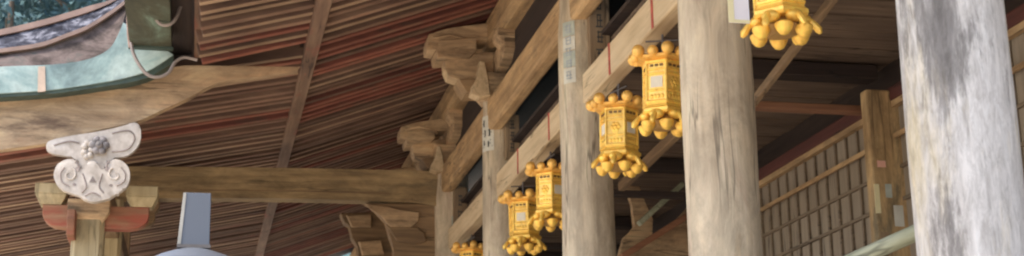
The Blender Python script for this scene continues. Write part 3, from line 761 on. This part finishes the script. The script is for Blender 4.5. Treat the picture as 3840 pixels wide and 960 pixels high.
# (pixel column of its axis, pixel row of its base plate)
LP = [((2925, 60), 'large gilt lantern at the top edge beside the white paper tag, only its underside showing'),
      ((2487, 400), 'gilt lantern with pale white panes hanging half behind the big pale pillar'),
      ((2322, 572), 'gilt lantern in full view, just right of the pillar with faded slips'),
      ((2068, 800), 'gilt lantern half hidden by the left edge of the pillar with faded slips'),
      ((1967, 880), 'gilt lantern hanging just right of the pillar with the black lettered slip'),
      ((1768, 1050), 'gilt lantern at the bottom edge, only its roof curls showing, left of the lettered pillar')]
LX = WX-.02
ZB = [hit(px, py, 0, LX).z for (px, py) in ((2925, 80), (2487, 440), (2322, 597), (2068, 810), (1967, 905), (1768, 1068))]; print('lantern base heights', ZB)
for i, ((px, py), lab) in enumerate(LP):
    q = hit(px, py, 0, LX)
    L = lan if i == 0 else copy_tree(lan)
    L.location = (LX, q.y, ZB[i])
    L.rotation_euler = (R.uniform(-.03, .03), R.uniform(-.03, .03), [.0, 1.17, .3, .1, 1.4, .2][i])
    s = 1.0; L.scale = (s, s, s); L['label'] = lab
# paper slip hanging from the near lantern
yy = hit(2770, 40, 0, LX-.1).y
x0, z1 = aty(2728, -60, 5.75); x1, z0 = aty(2812, 88, 5.75)
b = BM(); box(b, (x0, 5.75, z0), (x1, 5.755, z1)); sl = obj('votive_tag', b, 'paper_white', base=(x0, 5.75, z0)); tag(sl, 'white paper tag with a yellow margin hanging beside the large lantern', 'paper tag')
b = BM(); box(b, (x0-.004, 5.746, z0), (x0+.022, 5.7495, z1)); box(b, (x0+.022, 5.746, z0), (x1, 5.7495, z0+.014)); obj('margin', b, 'paper_cream', sl)
b = BM(); tube(b, [((x0+x1)/2, 5.752, z1), ((x0+x1)/2+.1, 5.85, 4.4)], .003, 5); obj('string', b, 'iron', sl)

# ------------------------------------------------------------------ grey post with hood in front of the porch
yl = 7.0
def LQ(px, py): return aty(px, py, yl)
xl = (LQ(668, 930)[0]+LQ(785, 930)[0])/2; hw0 = (LQ(785, 930)[0]-LQ(668, 930)[0])/2; hw1 = (LQ(785, 735)[0]-LQ(685, 735)[0])/2
zt, zn = LQ(735, 733)[1], LQ(727, 930)[1]
lp = thing('hooded_post', 'flat grey blue metal post top, a plain square neck above a wide sloping hood', 'post', (xl, yl, 0))
b = BM(); hexa(b, [(xl-hw0, yl-hw0, zn), (xl+hw0, yl-hw0, zn), (xl+hw0, yl+hw0, zn), (xl-hw0, yl+hw0, zn), (xl-hw1+.008, yl-hw1, zt), (xl+hw1+.008, yl-hw1, zt), (xl+hw1+.008, yl+hw1, zt), (xl-hw1+.008, yl+hw1, zt)], .003); nk = obj('neck', b, 'grey_metal', lp)
b = BM(); hexa(b, [(xl-hw0-.004, yl-hw0-.003, zn+.005), (xl-hw0+.012, yl-hw0-.003, zn+.005), (xl-hw0+.012, yl-hw0+.01, zn+.005), (xl-hw0-.004, yl-hw0+.01, zn+.005), (xl-hw1+.004, yl-hw1-.003, zt-.002), (xl-hw1+.018, yl-hw1-.003, zt-.002), (xl-hw1+.018, yl-hw1+.01, zt-.002), (xl-hw1+.004, yl-hw1+.01, zt-.002)]); obj('edge_trim', b, 'cream_edge', nk)
b = BM(); box(b, (xl-hw0-.005, yl-hw0-.005, zn-.012), (xl+hw0+.005, yl+hw0+.005, zn+.004)); obj('collar', b, 'iron', lp)
hx = [(-hw0*.95, -.014), (-.14, -.035), (-.24, -.08), (-.24, -.1)]
b = BM()
lathe(b, (xl, yl, zn), [(.2, -.115), (.235, -.1), (.235, -.08), (.16, -.04), (hw0*1.15, -.0125)], 32); obj('hood', b, 'grey_metal', lp, True)
b = BM(); tube(b, [(xl, yl, 0), (xl, yl, zn-.11)], .045, 16); obj('pole', b, 'grey_metal', lp, True)

# ------------------------------------------------------------------ trees beyond the roof
def tree(x, y, h, cr, seed, lab, first=True):
    rr = random.Random(seed)
    t = thing('forest_tree', lab, 'tree', (x, y, 0), 'trees on the slope behind the porch roof')
    b = BM(); tube(b, [(x, y, 0), (x+.2, y, h*.4), (x, y+.1, h*.85)], [.38, .26, .08], 8)
    for k in range(7):
        a = rr.uniform(0, 6.28); z = h*rr.uniform(.35, .75); tube(b, [(x, y, z), (x+math.cos(a)*cr*.7, y+math.sin(a)*cr*.7, z+1.2)], [.1, .02], 5)
    obj('trunk', b, 'bark', t, True)
    b = BM()
    cl = []
    for k in range(46):
        z = rr.uniform(.28, 1); rad = cr*(1.05-.75*abs(z-.5))*rr.uniform(.3, 1); a = rr.uniform(0, 6.28)
        cl.append((Vector((x+math.cos(a)*rad, y+math.sin(a)*rad, h*z)), rr.uniform(.7, 1.5)))
    for c, r_ in cl:
        for k in range(120):
            v = Vector((rr.gauss(0, 1), rr.gauss(0, 1), rr.gauss(0, .8))); v *= r_/max(.6, v.length)*rr.uniform(.5, 1.1); p = c+v
            e1_ = Vector((rr.gauss(0, 1), rr.gauss(0, 1), rr.gauss(0, 1))).normalized(); e2_ = e1_.orthogonal().normalized(); s = rr.uniform(.1, .24)
            b.faces.new([b.verts.new(q) for q in (p-e1_*s, p+e2_*s*.5, p+e1_*s, p-e2_*s*.5)])
    obj('crown', b, 'leaf', t)
labs = ['bluish green tree at the left corner, above the slate ridge', 'bluish green tree in the middle of the gap above the slate ridge', 'bluish green tree nearest the gutter, above the slate ridge', 'tall dim tree filling the gap behind the nearer crowns']
d0 = Vector((fw.x, fw.y, 0)).normalized()
for i, (px, y, h, cr) in enumerate([(40, 44, 20, 4.2), (230, 47, 22, 4.3), (430, 43, 21.5, 4), (150, 58, 27, 5)]):
    x = hit(px, 40, 1, y).x; tree(x, y, h, cr, 20+i, labs[i])

# ------------------------------------------------------------------ light
W = bpy.data.worlds.new('World'); S.world = W; W.use_nodes = True
nt = W.node_tree; bg = nt.nodes['Background']; sky = nt.nodes.new('ShaderNodeTexSky')
sky.sky_type = 'NISHITA'; sky.sun_disc = False
SE, SA = math.radians(57), math.radians(256)          # elevation, compass direction of the sun (clockwise from +y)
sky.sun_elevation = SE; sky.sun_rotation = SA; sky.air_density = 1.0; sky.dust_density = 2.5; sky.ozone_density = 1
nt.links.new(sky.outputs[0], bg.inputs[0]); bg.inputs[1].default_value = .13
sd = bpy.data.lights.new('sun', 'SUN'); so = bpy.data.objects.new('sun', sd); COL.objects.link(so)
sd.energy = 1.5; sd.angle = math.radians(14); sd.color = (1, .92, .8)
dv = Vector((math.sin(SA)*math.cos(SE), math.cos(SA)*math.cos(SE), math.sin(SE)))
so.rotation_euler = dv.to_track_quat('Z', 'Y').to_euler(); so.location = dv*40
vs = S.view_settings; vs.view_transform = 'Standard'; vs.look = 'None'; vs.exposure = 1.78; vs.gamma = 1; vs.use_curve_mapping = False
S.cycles.max_bounces = 8; S.cycles.diffuse_bounces = 5; S.cycles.use_denoising = True
S.cycles.pixel_filter_type = 'BLACKMAN_HARRIS'; S.cycles.filter_width = 2.2
